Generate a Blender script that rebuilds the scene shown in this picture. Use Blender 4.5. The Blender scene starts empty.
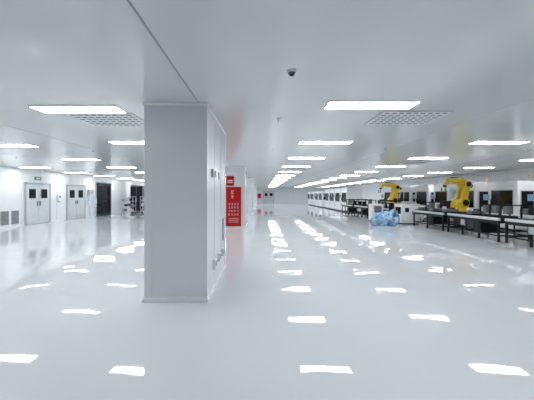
import bpy, bmesh, math, random
from mathutils import Vector, Matrix
random.seed(4)
scene=bpy.context.scene
scene.view_settings.view_transform='Standard'
scene.view_settings.look='None'
H=2.7; CH=1.45; XL=-11.3; XR=12.5; YB=-6.0; YF=50.0

# ---------------------------------------------------------------- materials
def mat(name,col,rough=0.5,metal=0.0,spec=0.5,noise=0.04,scale=6.0,bump=0.0,bscale=2.0,bdist=0.01,coat=0.0,emit=None,es=0.0):
    m=bpy.data.materials.new(name); m.use_nodes=True
    nt=m.node_tree; b=nt.nodes['Principled BSDF']
    b.inputs['Roughness'].default_value=rough
    b.inputs['Metallic'].default_value=metal
    b.inputs['Specular IOR Level'].default_value=spec
    b.inputs['Coat Weight'].default_value=coat
    tc=nt.nodes.new('ShaderNodeTexCoord')
    n=nt.nodes.new('ShaderNodeTexNoise'); n.inputs['Scale'].default_value=scale; n.inputs['Detail'].default_value=2
    nt.links.new(tc.outputs['Object'],n.inputs['Vector'])
    r=nt.nodes.new('ShaderNodeValToRGB')
    r.color_ramp.elements[0].position=0.3; r.color_ramp.elements[1].position=0.7
    r.color_ramp.elements[0].color=[c*(1-noise) for c in col]+[1]
    r.color_ramp.elements[1].color=[min(1,c*(1+noise)) for c in col]+[1]
    nt.links.new(n.outputs['Fac'],r.inputs['Fac'])
    nt.links.new(r.outputs['Color'],b.inputs['Base Color'])
    if emit:
        b.inputs['Emission Color'].default_value=list(emit)+[1]
        b.inputs['Emission Strength'].default_value=es
    if bump>0:
        n2=nt.nodes.new('ShaderNodeTexNoise'); n2.inputs['Scale'].default_value=bscale; n2.inputs['Detail'].default_value=1.0
        nt.links.new(tc.outputs['Object'],n2.inputs['Vector'])
        bp=nt.nodes.new('ShaderNodeBump'); bp.inputs['Strength'].default_value=bump; bp.inputs['Distance'].default_value=bdist
        nt.links.new(n2.outputs['Fac'],bp.inputs['Height'])
        nt.links.new(bp.outputs['Normal'],b.inputs['Normal'])
    return m
M={}
M['floor']=mat('epoxy_floor',(0.675,0.70,0.73),0.025,noise=0.012,scale=0.6,bump=1.0,bscale=1.7,bdist=0.0045,spec=0.55)
M['ceil']=mat('ceiling_panel_paint',(0.70,0.73,0.725),0.14,noise=0.01,scale=0.4,bump=1.0,bscale=0.5,bdist=0.005,spec=0.5)
M['wall']=mat('wall_panel_white',(0.81,0.83,0.85),0.3,noise=0.01)
M['column']=mat('column_panel',(0.77,0.785,0.82),0.25,noise=0.01,scale=1.0)
M['white']=mat('powder_coat_white',(0.80,0.81,0.82),0.35,noise=0.02)
M['trim']=mat('trim_white',(0.88,0.89,0.90),0.3,noise=0.01)
M['seam']=mat('panel_seam_grey',(0.36,0.37,0.38),0.5)
M['lseam']=mat('panel_seam_light',(0.55,0.57,0.58),0.5)
M['grey']=mat('grey_paint',(0.16,0.17,0.185),0.4)
M['lgrey']=mat('light_grey_paint',(0.42,0.44,0.47),0.4)
M['alu']=mat('aluminium',(0.70,0.71,0.73),0.3,metal=0.8)
M['black']=mat('black_rubber',(0.010,0.011,0.013),0.5,spec=0.3)
M['glassd']=mat('dark_glass',(0.008,0.010,0.013),0.15,spec=0.25)
M['door']=mat('door_leaf',(0.64,0.67,0.70),0.3)
M['yellow']=mat('robot_yellow',(0.82,0.56,0.02),0.35)
M['red']=mat('sign_red',(0.46,0.006,0.010),0.4,spec=0.2)
M['signw']=mat('sign_white_print',(0.85,0.85,0.85),0.5)
M['blue']=mat('blue_plastic_sheet',(0.12,0.32,0.56),0.25,noise=0.35,scale=5,bump=1.0,bscale=9,bdist=0.05)
M['bluep']=mat('pale_blue_plastic',(0.32,0.50,0.68),0.25,noise=0.2,scale=7)
M['light']=mat('led_diffuser',(0.9,0.9,0.9),0.5,emit=(0.96,0.985,1.0),es=24.0)
M['strip']=mat('led_strip_diffuser',(0.9,0.9,0.9),0.5,emit=(0.97,0.99,1.0),es=4.0)
M['screen']=mat('screen_glow',(0.05,0.1,0.15),0.2,emit=(0.3,0.6,0.9),es=0.3)
M['suit']=mat('cleanroom_suit',(0.60,0.65,0.72),0.7,bump=0.4,bscale=14,bdist=0.01)
M['skin']=mat('skin',(0.60,0.38,0.28),0.5)
M['glove']=mat('nitrile_glove',(0.75,0.78,0.82),0.5)
M['green']=mat('signal_green',(0.03,0.3,0.1),0.4)
M['amber']=mat('signal_amber',(0.8,0.35,0.02),0.4)
M['hair']=mat('eye_dark',(0.03,0.02,0.02),0.5)

# ---------------------------------------------------------------- mesh builder
class MB:
    def __init__(s): s.bm=bmesh.new(); s.mats=[]
    def mi(s,k):
        if k not in s.mats: s.mats.append(k)
        return s.mats.index(k)
    def box(s,c,d,k,rot=None):
        r=bmesh.ops.create_cube(s.bm,size=1.0)
        mt=Matrix.Translation(c)@(rot if rot else Matrix())@Matrix.Diagonal((d[0],d[1],d[2],1))
        bmesh.ops.transform(s.bm,matrix=mt,verts=r['verts'])
        i=s.mi(k)
        for f in set(f for v in r['verts'] for f in v.link_faces): f.material_index=i
    def b2(s,x0,x1,y0,y1,z0,z1,k):
        s.box(((x0+x1)/2,(y0+y1)/2,(z0+z1)/2),(abs(x1-x0),abs(y1-y0),abs(z1-z0)),k)
    def cyl(s,p0,p1,r0,r1,k,seg=16):
        p0=Vector(p0);p1=Vector(p1);d=p1-p0
        r=bmesh.ops.create_cone(s.bm,cap_ends=True,segments=seg,radius1=r0,radius2=r1,depth=d.length)
        q=d.to_track_quat('Z','Y').to_matrix().to_4x4()
        bmesh.ops.transform(s.bm,matrix=Matrix.Translation((p0+p1)/2)@q,verts=r['verts'])
        i=s.mi(k)
        for f in set(f for v in r['verts'] for f in v.link_faces):
            f.material_index=i; f.smooth=len(f.verts)==4
    def sph(s,c,rad,k,seg=14):
        r=bmesh.ops.create_uvsphere(s.bm,u_segments=seg,v_segments=seg//2+2,radius=1)
        if not hasattr(rad,'__len__'): rad=(rad,)*3
        bmesh.ops.transform(s.bm,matrix=Matrix.Translation(c)@Matrix.Diagonal((*rad,1)),verts=r['verts'])
        i=s.mi(k)
        for f in set(f for v in r['verts'] for f in v.link_faces): f.material_index=i; f.smooth=True
    def beam(s,p0,p1,w0,w1,t,k,up=(0,1,0)):
        p0=Vector(p0);p1=Vector(p1);d=(p1-p0).normalized();u=Vector(up).normalized();sd=d.cross(u).normalized()
        vs=[]
        for p,w in((p0,w0),(p1,w1)):
            for a,b in((-1,-1),(1,-1),(1,1),(-1,1)):
                vs.append(s.bm.verts.new(p+sd*a*w/2+u*b*t/2))
        i=s.mi(k)
        for q in((3,2,1,0),(4,5,6,7),(0,1,5,4),(1,2,6,5),(2,3,7,6),(3,0,4,7)):
            f=s.bm.faces.new([vs[j] for j in q]); f.material_index=i
    def obj(s,name,loc=(0,0,0),rz=0,bevel=0.0,parent=None):
        bmesh.ops.recalc_face_normals(s.bm,faces=s.bm.faces)
        me=bpy.data.meshes.new(name); s.bm.to_mesh(me); s.bm.free()
        for k in s.mats: me.materials.append(M[k])
        o=bpy.data.objects.new(name,me); scene.collection.objects.link(o)
        o.location=loc; o.rotation_euler=(0,0,rz)
        if bevel>0:
            md=o.modifiers.new('bevel','BEVEL'); md.width=bevel; md.segments=2; md.limit_method='ANGLE'
        if parent: o.parent=parent
        return o
def dup(o,name,loc,rz=0):
    n=bpy.data.objects.new(name,o.data); scene.collection.objects.link(n); n.location=loc; n.rotation_euler=(0,0,rz)
    for md in o.modifiers:
        if md.type=='BEVEL':
            m2=n.modifiers.new('bevel','BEVEL'); m2.width=md.width; m2.segments=2; m2.limit_method='ANGLE'
    return n

# ---------------------------------------------------------------- room shell
m=MB(); m.b2(XL-.2,XR+.2,YB-.2,YF+.2,-.1,0,'floor'); m.obj('floor')
m=MB(); m.b2(XL-.2,XR+.2,YB-.2,YF+.2,H,H+.1,'ceil'); m.obj('ceiling')
def wallx(name,x,sgn):
    m=MB(); m.b2(x,x-sgn*.15,YB-.15,YF+.15,0,H,'wall')
    y=YB+.9
    while y<YF:
        m.b2(x,x+sgn*.004,y-.006,y+.006,.1,H,'lseam'); y+=1.2
    m.obj(name)
wallx('wall_left',XL,1); wallx('wall_right',XR,-1)
def wally(name,y,sgn):
    m=MB(); m.b2(XL,XR,y,y-sgn*.15,0,H,'wall')
    x=XL+.9
    while x<XR:
        m.b2(x-.006,x+.006,y,y+sgn*.004,.1,H,'lseam'); x+=1.2
    m.obj(name)
wally('wall_back',YB,1); wally('wall_front',YF,-1)
for nm,a in(('baseboard_left',(XL,XL+.02,YB,YF)),('baseboard_right',(XR-.02,XR,YB,YF)),('baseboard_front',(XL,XR,YF-.02,YF)),('baseboard_back',(XL,XR,YB,YB+.02))):
    m=MB(); m.b2(a[0],a[1],a[2],a[3],0,.1,'trim'); m.obj(nm)
m=MB(); m.b2(-.868,-.852,YB,4.09,H-.005,H,'seam'); m.obj('trim_1')
m=MB()
for x in(-7.8,-4.6,3.5,7.6,):
    m.b2(x-.004,x+.004,YB,YF,H-.003,H,'lseam')
m.obj('trim_2')

# ---------------------------------------------------------------- columns
def column(y0,y1,name):
    m=MB(); X0,X1=-1.59,-.75
    cx=(X0+X1)/2; cy=(y0+y1)/2; w=X1-X0; d=y1-y0
    m.b2(-w/2,w/2,-d/2,d/2,0,H,'column')
    o=.006
    for sx in(-1,1):
        for sy in(-1,1):
            m.b2(sx*(w/2+o),sx*(w/2-.09),sy*(d/2+o),sy*(d/2-.09),.06,H-.04,'column')
    m.b2(-w/2-.03,w/2+.03,-d/2-.03,d/2+.03,0,.045,'trim')
    m.b2(-w/2-.015,w/2+.015,-d/2-.015,d/2+.015,.045,.07,'trim')
    m.b2(-w/2-.02,w/2+.02,-d/2-.02,d/2+.02,H-.035,H,'trim')
    x=w/2
    for yy in(-d/6,d/5):
        m.b2(x,x+.003,yy-.006,yy+.006,.06,H-.04,'lseam')
    m.b2(x,x+.03,-.62,-.5,1.72,1.84,'lgrey'); m.b2(x,x+.02,-.3,-.2,1.74,1.83,'white')
    m.b2(x,x+.012,.1,.2,1.72,1.84,'lgrey')
    for yy in(-.5,0.0,.45):
        m.b2(x,x+.04,yy,yy+.14,.32,.46,'white'); m.b2(x+.04,x+.046,yy+.03,yy+.11,.35,.43,'grey')
    m.b2(x,x+.025,.6,.8,.6,1.0,'lgrey')
    return m.obj(name,(cx,cy,0),bevel=.004)
for i,y in enumerate((4.07,13.2,22.3,31.4,40.5)):
    column(y,y+2.0,'column' if i==0 else 'column.%03d'%i)

# red notice board on second column
m=MB(); w=.66
m.b2(-w/2,w/2,-.03,0,.08,1.8,'red')
m.b2(-w/2-.015,w/2+.015,-.035,0,1.8,1.815,'alu'); m.b2(-w/2-.015,w/2+.015,-.035,0,.065,.08,'alu')
def glyph(cx,cz,s):
    random.seed(int(cx*100+cz*1000))
    for j in range(3):
        zz=cz+s*(-.4+.4*j); l=s*random.uniform(.6,.95)
        m.b2(cx-l/2,cx+l/2,-.036,-.03,zz-.045*s,zz+.045*s,'signw')
    for j in range(2):
        xx=cx+s*random.uniform(-.35,.35)
        m.b2(xx-.045*s,xx+.045*s,-.036,-.03,cz-.45*s,cz+.45*s,'signw')
for r in range(2): glyph(-.05,1.58-r*.2,.15)
for r in range(4):
    for c in range(4): glyph(-.19+c*.125,1.05-r*.15,.085)
for r in range(3): m.b2(-.22,.22,-.036,-.03,.42-r*.08,.435-r*.08,'signw')
m.obj('notice_board',(-1.59+w/2+.015,13.2-.04,0))
m=MB(); m.b2(-.17,.17,-.02,0,0,.42,'red'); m.b2(-.11,.11,-.025,-.02,.2,.24,'signw'); m.b2(-.11,.11,-.025,-.02,.12,.15,'signw')
m.obj('wall_sign',(-1.40,13.2-.008,1.86))

# ---------------------------------------------------------------- ceiling lights
m=MB()
m.b2(-.615,.615,-.165,.165,-.015,0,'trim'); m.b2(-.6,.6,-.15,.15,-.018,-.014,'light')
base=None
pos=[]
for x in (-10.3,-6.35,-2.95,1.5,5.6,9.9):
    d=1.05
    while d<48:
        yy=d; xx=x
        if abs(d-4.1)<.2:
            if x==-2.95: xx=-2.65; yy=4.35
            if x==1.5: yy=4.15
        if x==9.9: yy=d+.6
        if x==-6.35 and d>4: yy=d+.45
        if x==-10.3: yy=d+.5
        if not(x==-6.35 and 3<d<5) : pos.append((xx,yy))  # includes one made-up panel right of the column, added for its foreground floor reflection
        d+=3.0 if d>3.9 else 3.05
for i,(x,y) in enumerate(pos):
    if base is None: base=m.obj('ceiling_light_panel',(x,y,H))
    else: dup(base,'ceiling_light_panel.%03d'%i,(x,y,H))
m=MB()
for k in range(9):
    y=k*2.6
    m.b2(-.05,.05,y,y+2.45,-.12,-.06,'trim'); m.b2(-.04,.04,y+.03,y+2.42,-.124,-.12,'strip')
    m.cyl((0,y+.4,-.06),(0,y+.4,0),.006,.006,'alu',6); m.cyl((0,y+2,-.06),(0,y+2,0),.006,.006,'alu',6)
m.obj('linear_pendant_light',(8.3,22,H))

def diffuser(name,x,y):
    m=MB(); w=1.05;d=.84
    m.b2(-w/2,w/2,-d/2,d/2,-.008,0,'lgrey'); m.b2(-w/2+.02,w/2-.02,-d/2+.02,d/2-.02,-.014,-.006,'white')
    for i in range(9):
        for j in range(6):
            a=-w/2+.09+i*(w-.18)/8; b=-d/2+.09+j*(d-.18)/5
            m.b2(a-.036,a+.036,b-.026,b+.026,-.017,-.013,'grey')
    m.obj(name,(x,y,H))
diffuser('air_diffuser',2.33,4.87); diffuser('air_diffuser.001',-2.50,4.98)
diffuser('air_diffuser.002',5.9,11.5); diffuser('air_diffuser.003',-10.0,16.0)
diffuser('air_diffuser.004',1.6,14.9); diffuser('air_diffuser.005',-7.2,14.9)
m=MB(); m.cyl((0,0,0),(0,0,-.02),.05,.046,'white',24); m.cyl((0,0,-.02),(0,0,-.042),.038,.03,'grey',24); m.cyl((0,0,-.042),(0,0,-.05),.024,.018,'black',20)
m.obj('smoke_detector',(.30,3.02,H))
m=MB(); m.cyl((0,0,0),(0,0,-.01),.035,.03,'white'); m.cyl((0,0,-.01),(0,0,-.05),.009,.009,'alu',8); m.cyl((0,0,-.05),(0,0,-.054),.02,.02,'alu')
s0=None
for i,(x,y) in enumerate(((.27,4.9),(3.3,8),(5.6,4.9),(-4.8,8.5),(.3,8.2),(7.4,8.3),(-8.2,10),(4.2,12))):
    if s0 is None: s0=m.obj('fire_sprinkler',(x,y,H))
    else: dup(s0,'fire_sprinkler.%03d'%i,(x,y,H))

# ---------------------------------------------------------------- doors
def door(name,x,y0,y1,h=2.05,glass='glassd',leaf='door',leaves=2,big=False,rz=0,loc=None):
    m=MB(); w=y1-y0
    m.b2(0,.05,0,.06,0,h,'lgrey'); m.b2(0,.05,w-.06,w,0,h,'lgrey'); m.b2(0,.05,0,w,h-.06,h,'lgrey')
    lw=(w-.12)/leaves
    for i in range(leaves):
        a=.06+i*lw
        m.b2(0,.03,a+.006,a+lw-.006,.01,h-.065,leaf)
        if big: m.b2(.03,.036,a+.07,a+lw-.07,.15,h-.2,glass)
        else:
            m.b2(.03,.036,a+lw*.22,a+lw*.78,1.28,1.75,'black'); m.b2(.036,.04,a+lw*.26,a+lw*.74,1.32,1.71,glass)
            m.b2(.03,.034,a+.04,a+lw-.04,.05,.25,'alu')
        hy=a+lw-.09 if i==0 else a+.09
        m.box((.045,hy,1.02),(.03,.03,.2),'black'); m.box((.07,hy+(-.04 if i==0 else .04),1.02),(.015,.12,.025),'alu')
    m.b2(0,.002,0,w,0,.01,'black')
    return m.obj(name,loc or (x,y0,0),rz=rz)
XD=XL+.021
door('door_1',XD,14.25,15.95)
door('door_2',XD,17.3,19.1)
door('door_3',XD,20.3,22.4,h=2.35,leaf='black',big=True)
door('door_4',XD,25.8,28.4,h=2.35,leaf='black',big=True)
door('door_5',0,0,1.8,rz=-math.pi/2,loc=(.2,YF-.021,0))
for i,y in enumerate((12.95,13.5)):
    m=MB(); m.b2(0,.02,0,.42,0,.62,'lgrey')
    for k in range(11): m.b2(.02,.03,.03,.39,.04+k*.052,.065+k*.052,'grey')
    m.obj('wall_vent' if i==0 else 'wall_vent.001',(XL+.005,y,.12))
m=MB(); m.b2(0,.04,0,.4,0,.16,'green'); m.b2(.04,.044,.06,.34,.05,.11,'signw'); m.obj('exit_sign',(XL,14.9,2.2))
m=MB(); m.b2(0,.12,0,.22,0,.35,'white'); m.b2(.12,.13,.05,.17,.18,.3,'grey'); m.b2(0,.14,.07,.15,-.05,0,'lgrey'); m.obj('hand_sanitizer_dispenser',(XL+.005,16.5,1.1),bevel=.01)
m=MB(); m.b2(0,.15,0,.5,0,.7,'lgrey'); m.b2(.15,.16,.05,.45,.05,.65,'white'); m.b2(.16,.18,.4,.43,.3,.4,'black'); m.obj('electrical_box',(XL+.005,19.4,1.1),bevel=.01)
m=MB(); m.b2(-.35,.35,-.2,0,0,.8,'red'); m.b2(-.3,.3,-.21,-.2,.05,.75,'signw'); m.b2(-.28,.28,-.215,-.21,.07,.73,'red'); m.obj('fire_hose_cabinet',(-.45,YF-.01,.9))

def rack(name,loc,load=True):
    m=MB()
    for x in(-.45,.45):
        for y in(-.25,.25):
            m.cyl((x,y,.08),(x,y,1.35),.016,.016,'alu',8); m.cyl((x-.02,y,.05),(x+.02,y,.05),.05,.05,'black',12)
    for z in(.2,.6,.98,1.32):
        m.b2(-.47,.47,-.27,.27,z-.012,z+.012,'alu')
    random.seed(3)
    for z in(.212,.612,.992):
        x=-.4
        while x<.3:
            w=random.uniform(.14,.24); m.b2(x,x+w-.03,-.2,.18,z,z+random.uniform(.12,.27),random.choice(['grey','black','lgrey','white'])); x+=w
    return m.obj(name,loc)
rack('wire_shelf_trolley',(-10.2,22.9,0)); rack('wire_shelf_trolley.001',(-8.9,23.3,0))
m=MB(); m.b2(-.5,.5,-.3,.3,.08,2.2,'grey')
for x in(-.25,.25):
    m.b2(x-.23,x+.23,-.31,-.3,.15,2.13,'black')
m.b2(-.03,-.01,-.34,-.31,.9,1.2,'alu'); m.b2(.01,.03,-.34,-.31,.9,1.2,'alu')
for x in(-.45,.45):
    for y in(-.25,.25): m.cyl((x,y,0),(x,y,.08),.03,.03,'black')
m.obj('storage_cabinet',(-10.3,24.9,0),bevel=.005)

# ---------------------------------------------------------------- process cabinets (right)
def cabinet(name,loc,w=1.5,d=1.2,h=1.9,var=0):
    m=MB()
    m.b2(-d/2,d/2,-w/2,w/2,.1,h,'white')
    m.b2(-d/2+.04,d/2-.04,-w/2+.04,w/2-.04,.03,.1,'black')
    for x in(-d/2+.1,d/2-.1):
        for y in(-w/2+.1,w/2-.1): m.cyl((x,y,0),(x,y,.05),.04,.03,'grey',12)
    f=-d/2
    wins=((-.38,.38),) if var!=1 else ((-.42,.05),(.12,.42))
    for a,b in wins:
        m.b2(f-.012,f,a*w,b*w,.84,1.66,'lgrey'); m.b2(f-.018,f-.012,a*w+.03,b*w-.03,.87,1.63,'glassd')
        m.b2(f-.05,f-.018,b*w-.03,b*w-.01,1.0,1.25,'black')
    for a,b in((-.46,-.01),(.01,.46)):
        m.b2(f-.01,f,a*w,b*w,.16,.80,'trim'); m.b2(f-.03,f-.01,(b*w-.1),(b*w-.07),.5,.62,'black')
    m.b2(f-.012,f,-.46*w,.46*w,1.70,1.78,'trim')
    g=-w/2
    if var!=2:
        m.b2(-d*.38,d*.05,g-.012,g,.92,1.6,'glassd'); m.b2(-d*.41,d*.08,g-.008,g,.89,1.63,'lgrey')
    m.b2(-d*.4,d*.4,g-.006,g,.18,.78,'trim')
    for k in range(5): m.b2(d*.0,d*.32,g-.01,g-.006,.3+k*.06,.32+k*.06,'grey')
    m.box((f-.12,.46*w,1.35),(.05,.3,.24),'lgrey'); m.box((f-.146,.46*w,1.35),(.006,.26,.2),'screen'); m.cyl((f,.46*w,1.35),(f-.1,.46*w,1.35),.02,.02,'grey',8)
    m.cyl((0,-w*.35,h),(0,-w*.35,h+.1),.012,.012,'alu',8)
    for q,k in enumerate(('green','amber','red')): m.cyl((0,-w*.35,h+.1+q*.05),(0,-w*.35,h+.145+q*.05),.022,.022,k,12)
    m.b2(-d*.2,d*.25,0,w*.3,h,h+.08,'lgrey')
    return m.obj(name,loc,bevel=.006)
ci=0
for x,y,w,h,v in((10.5,10.2,1.4,2.0,0),(10.5,12.35,1.5,2.0,0),(10.4,14.4,1.4,2.0,1),(10.3,16.2,1.4,2.0,2),(10.2,18.0,1.5,2.0,0),(10.1,19.9,1.5,2.0,1),
                 (7.6,25.5,1.8,2.05,2),(7.6,27.7,1.9,2.05,0),(7.6,30.0,1.9,2.05,1),(7.6,32.3,1.9,2.05,2),(7.5,35.2,1.9,1.9,0),(7.5,37.8,1.9,1.9,1),(7.5,41,1.9,1.9,2),(7.5,44,1.9,1.9,0),
                 (10.0,22.3,1.6,1.8,0)):
    cabinet('process_cabinet' if ci==0 else 'process_cabinet.%03d'%ci,(x,y,0),w,1.25,h,v); ci+=1

# ---------------------------------------------------------------- conveyors
def conveyor(name,loc,L=2.6,W=.95,h=.72,seed=1):
    random.seed(seed); m=MB()
    for x in(-W/2,W/2):
        m.b2(x-.025,x+.025,0,L,h-.07,h,'alu'); m.b2(x-.012,x+.012,0,L,h,h+.015,'white')
        m.b2(x-.02,x+.02,0,L,.16,.2,'black')
        m.b2(x-.024,x+.024,.02,L-.02,h-.17,h-.07,'black')
    k=int(L/.85)+1
    for i in range(k):
        y=.05+i*(L-.1)/(k-1)
        for x in(-W/2,W/2):
            m.b2(x-.025,x+.025,y-.025,y+.025,.05,h-.1,'black'); m.cyl((x,y,0),(x,y,.05),.045,.03,'black',12)
        m.b2(-W/2,W/2,y-.02,y+.02,.16,.2,'black'); m.b2(-W/2,W/2,y-.02,y+.02,h-.16,h-.1,'black')
    y=.06
    while y<L: m.cyl((-W/2+.03,y,h-.03),(W/2-.03,y,h-.03),.022,.022,'black',8); y+=.09
    m.b2(-W/2+.04,W/2-.04,.1,L-.1,h-.12,h-.07,'black')
    y=.15
    while y<L-.35:
        w=random.uniform(.3,.5); t=random.choice([0,1,2,3,2,1])
        if t==0: m.b2(-.38,.38,y,y+w,h,h+.05,'black'); m.b2(-.25,.25,y+.04,y+w-.04,h+.05,h+.15,'grey')
        if t==1:
            m.b2(-.35,-.1,y,y+w*.7,h,h+.3,'black'); m.b2(-.36,-.35,y+.04,y+w*.6,h+.12,h+.25,'lgrey'); m.cyl((.15,y+.1,h),(.15,y+.1,h+.42),.03,.03,'alu',10); m.b2(-.1,.3,y+.05,y+.15,h+.36,h+.44,'black')
        if t==2:
            for xx in(-.32,.34): m.b2(xx-.02,xx+.02,y,y+.04,h,h+.42,'black')
            m.b2(-.34,.36,y,y+.04,h+.38,h+.42,'black'); m.b2(-.1,.1,y+.04,y+.2,h+.12,h+.38,'grey'); m.b2(-.2,.2,y-.02,y+.26,h,h+.06,'black')
        if t==3: m.cyl((0,y+.15,h),(0,y+.15,h+.08),.2,.2,'black',20); m.cyl((0,y+.15,h+.08),(0,y+.15,h+.24),.09,.07,'alu'); m.b2(.2,.36,y,y+.2,h,h+.2,'black')
        y+=w+.1
    m.b2(-W/2-.02,W/2*.2,L*.3,L*.3+.35,.2,.52,'black'); m.b2(0,W/2-.05,L*.65,L*.65+.5,.2,.5,'grey')
    m.b2(-W/2-.04,-W/2-.02,L*.6,L*.6+.2,h-.36,h-.16,'lgrey')
    return m.obj(name,loc)
for i,(x,y,L) in enumerate(((7.95,6.6,2.62),(7.85,9.3,2.62),(7.75,12.0,2.4),(7.2,16.0,2.4),(7.0,18.6,2.6),(6.9,21.4,2.6))):
    conveyor('roller_conveyor' if i==0 else 'roller_conveyor.%03d'%i,(x,y,0),L,seed=i+2)
def bench(name,loc,seed):
    random.seed(seed); m=MB(); 
    m.b2(-.4,.4,-.9,.9,.74,.78,'trim')
    for x in(-.36,.36):
        for y in(-.85,.85): m.b2(x-.02,x+.02,y-.02,y+.02,0,.74,'black')
    m.b2(-.38,.38,-.87,.87,.25,.28,'lgrey')
    y=-.8
    while y<.6:
        w=random.uniform(.2,.4); m.b2(-.25,.25,y,y+w-.06,.78,.78+random.uniform(.1,.4),random.choice(['black','grey','white','black'])); y+=w
    m.b2(-.2,.2,-.5,.1,.28,.6,'black')
    return m.obj(name,loc)
bench('workbench',(9.15,9.6,0),1); bench('workbench.001',(9.1,15.4,0),2); bench('workbench.002',(8.6,20.9,0),5)

# ---------------------------------------------------------------- robots
def robot(name,loc,rz,sc=1.0):
    m=MB()
    m.b2(-.35,.35,-.35,.35,0,.06,'grey'); m.cyl((0,0,.06),(0,0,.62),.24,.22,'grey',20); m.cyl((0,0,.62),(0,0,.68),.3,.3,'black',24)
    m.cyl((0,0,.68),(0,0,.82),.27,.25,'yellow',24)
    m.b2(-.24,.24,-.2,.2,.8,1.02,'yellow')
    m.cyl((.05,-.26,1.03),(.05,.26,1.03),.19,.19,'yellow',24); m.cyl((.05,-.3,1.03),(.05,-.26,1.03),.13,.13,'black',20); m.cyl((.05,.26,1.03),(.05,.36,1.03),.11,.11,'black',20)
    m.beam((.05,-.13,1.03),(.22,-.13,1.78),.3,.22,.12,'yellow'); m.beam((.05,.13,1.03),(.22,.13,1.78),.3,.22,.12,'yellow')
    m.cyl((.22,-.22,1.78),(.22,.22,1.78),.155,.155,'yellow',24); m.cyl((.22,-.26,1.78),(.22,-.22,1.78),.1,.1,'black',20)
    m.beam((.45,0,1.74),(-.02,0,1.92),.24,.24,.22,'yellow')
    m.cyl((.45,0,1.74),(.55,0,1.70),.1,.08,'black',16)
    m.cyl((-.0,0,1.91),(-.5,0,1.93),.115,.085,'yellow',20)
    m.sph((-.5,0,1.93),.1,'yellow')
    m.cyl((-.5,0,1.93),(-.66,0,1.72),.08,.065,'yellow',18)
    m.cyl((-.66,0,1.72),(-.69,0,1.68),.07,.07,'black',18)
    m.box((-.71,0,1.64),(.2,.26,.05),'alu')
    for y in(-.1,.1): m.box((-.73,y,1.55),(.05,.03,.18),'grey')
    pts=[(.3,.16,.9),(.42,.2,1.2),(.45,.18,1.6),(.3,.12,1.95),(0,.1,2.06),(-.35,.06,2.05)]
    for a,b in zip(pts,pts[1:]): m.cyl(a,b,.022,.022,'black',8); m.sph(b,.022,'black',8)
    o=m.obj(name,loc,rz=rz,bevel=.012); o.scale=(sc,sc,sc); return o
robot('industrial_robot_arm',(8.75,13.3,0),0.15,1.08)
robot('industrial_robot_arm.001',(8.05,18.6,0),0.1,1.08)

m=MB(); m.b2(-.45,.45,-.4,.4,.06,1.0,'white'); m.b2(-.4,.4,-.35,.35,0,.06,'black')
m.b2(-.38,-.02,-.41,-.4,.12,.92,'trim'); m.b2(.02,.38,-.41,-.4,.12,.92,'trim'); m.b2(-.3,-.1,-.415,-.41,.6,.82,'black'); m.b2(.06,.09,-.43,-.41,.5,.65,'black')
m.b2(-.46,-.45,-.3,.3,.5,.85,'glassd'); m.b2(-.2,.3,-.2,.2,1.0,1.12,'lgrey')
m.obj('control_cabinet',(7.35,15.2,0),bevel=.01)
m=MB(); m.b2(-.3,.3,-.3,.3,.06,.95,'white'); m.b2(-.26,.26,-.26,.26,0,.06,'black'); m.b2(-.2,.2,-.31,-.3,.5,.85,'grey'); m.cyl((.1,-.31,.4),(.1,-.34,.4),.04,.04,'red',16)
m.obj('robot_controller',(6.3,16.6,0),bevel=.01)

# ---------------------------------------------------------------- blue plastic sheet over equipment
bm=bmesh.new(); bmesh.ops.create_icosphere(bm,subdivisions=5,radius=1)
from mathutils import noise as mn
for v in bm.verts:
    p=v.co.copy()
    a=mn.noise(p*1.6+Vector((3,1,2)))*.35; b=(abs(mn.noise(p*4.5))-.2)*.3+(abs(mn.noise(p*9))-.2)*.1
    e=max(abs(p.x),abs(p.y),abs(p.z)); q=p.lerp(p/e*.85,.35)*(1+a+b)
    z=q.z*.44+.27+q.x*.15
    if z<0: z=0
    s=1.0+.35*max(0,.45-z)
    f=mn.noise(Vector((math.atan2(p.y,p.x)*4,0,z*2)))*.14*(1-min(1,z))
    v.co=Vector((q.x*.54*s*(1+f),q.y*.46*s*(1+f),z))
me=bpy.data.meshes.new('blue_plastic_sheet'); bm.to_mesh(me); bm.free()
for k in('blue','bluep'): me.materials.append(M[k])
for f in me.polygons:
    f.use_smooth=True
    f.material_index=1 if mn.noise(f.center*3.5+Vector((5,2,1)))>.02 else 0
o=bpy.data.objects.new('plastic_sheet_cover',me); scene.collection.objects.link(o); o.location=(5.9,14.4,0)

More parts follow.
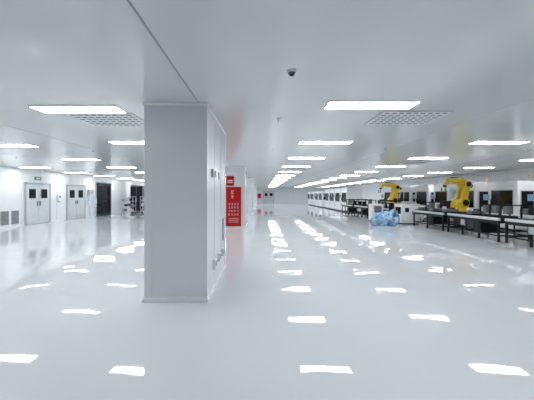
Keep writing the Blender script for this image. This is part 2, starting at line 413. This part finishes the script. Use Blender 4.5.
# ---------------------------------------------------------------- person
def person(name,loc,rz):
    root=bpy.data.objects.new(name,None); scene.collection.objects.link(root); root.location=loc; root.rotation_euler=(0,0,rz)
    def skin(nm,verts,edges,k,rootv=0,sub=2):
        me=bpy.data.meshes.new(nm); me.from_pydata([v[:3] for v in verts],edges,[]); me.materials.append(M[k])
        o=bpy.data.objects.new(nm,me); scene.collection.objects.link(o); o.parent=root
        md=o.modifiers.new('skin','SKIN'); md.use_smooth_shade=True
        for i,v in enumerate(verts):
            r=v[3]; r2=v[4] if len(v)>4 else r
            me.skin_vertices[0].data[i].radius=(r,r2); me.skin_vertices[0].data[i].use_root=(i==rootv)
        s=o.modifiers.new('sub','SUBSURF'); s.levels=sub; s.render_levels=sub
        return o
    V=[(0,0,.95,.15,.12),(0,0,1.1,.135,.11),(0,0,1.28,.15,.12),(0,.0,1.42,.10,.09),(0,-.01,1.52,.06,.06),
       (.165,0,1.38,.06),(.22,.03,1.12,.05),(.24,-.12,.90,.042),
       (-.165,0,1.38,.06),(-.22,-.0,1.12,.05),(-.25,-.16,.93,.042),
       (.1,0,.88,.105),(.11,-.1,.50,.075),(.11,-.16,.10,.06),(.11,-.28,.05,.045),
       (-.1,0,.88,.105),(-.11,.04,.49,.075),(-.11,.22,.12,.06),(-.11,.12,.05,.045)]
    E=[(0,1),(1,2),(2,3),(3,4),(3,5),(5,6),(6,7),(3,8),(8,9),(9,10),(0,11),(11,12),(12,13),(13,14),(0,15),(15,16),(16,17),(17,18)]
    skin('suit_body',V,E,'suit')
    m=MB(); m.sph((0,-.005,1.63),(.088,.105,.125),'suit',20); m.sph((0,-.045,1.615),(.066,.07,.095),'skin',18)
    m.sph((0,-.075,1.575),(.055,.05,.045),'suit',14); m.sph((0,-.118,1.61),(.012,.018,.022),'skin',10)
    for x in(-.028,.028): m.sph((x,-.106,1.635),(.012,.01,.008),'hair',10)
    m.b2(-.02,.02,-.127,-.12,1.572,1.576,'lgrey')
    m.obj('head',parent=root)
    for sx,hx,hy,hz in((1,.24,-.14,.87),(-1,-.25,-.19,.90)):
        hv=[(hx,hy,hz,.028,.018),(hx,hy-.025,hz-.06,.034,.016)]; skin('palm_%s'%('l' if sx>0 else 'r'),hv,[(0,1)],'glove',0,1)
        for f in range(4):
            ox=(f-1.5)*.02; L=(.07,.08,.075,.058)[f]
            skin('finger_%s%d'%('l' if sx>0 else 'r',f+1),[(hx+ox,hy-.025,hz-.07,.009),(hx+ox,hy-.04,hz-.07-L*.55,.008),(hx+ox,hy-.035,hz-.07-L,.007)],[(0,1),(1,2)],'glove',0,1)
        skin('thumb_%s'%('l' if sx>0 else 'r'),[(hx-sx*.02,hy-.01,hz-.03,.01),(hx-sx*.045,hy-.03,hz-.065,.009),(hx-sx*.05,hy-.045,hz-.095,.008)],[(0,1),(1,2)],'glove',0,1)
    return root
person('cleanroom_worker',(-10.2,18.0,0),.35)

# ---------------------------------------------------------------- world & camera
w=bpy.data.worlds.new('world'); scene.world=w; w.use_nodes=True
w.node_tree.nodes['Background'].inputs[0].default_value=(.8,.85,.9,1); w.node_tree.nodes['Background'].inputs[1].default_value=.5
cam=bpy.data.cameras.new('camera'); co=bpy.data.objects.new('camera',cam); scene.collection.objects.link(co)
co.location=(0,0,CH); co.rotation_euler=(math.pi/2,0,0)
cam.sensor_width=36; cam.lens=36*300/534
cam.shift_x=5/534; cam.shift_y=-5/534
cam.clip_end=200
scene.camera=co
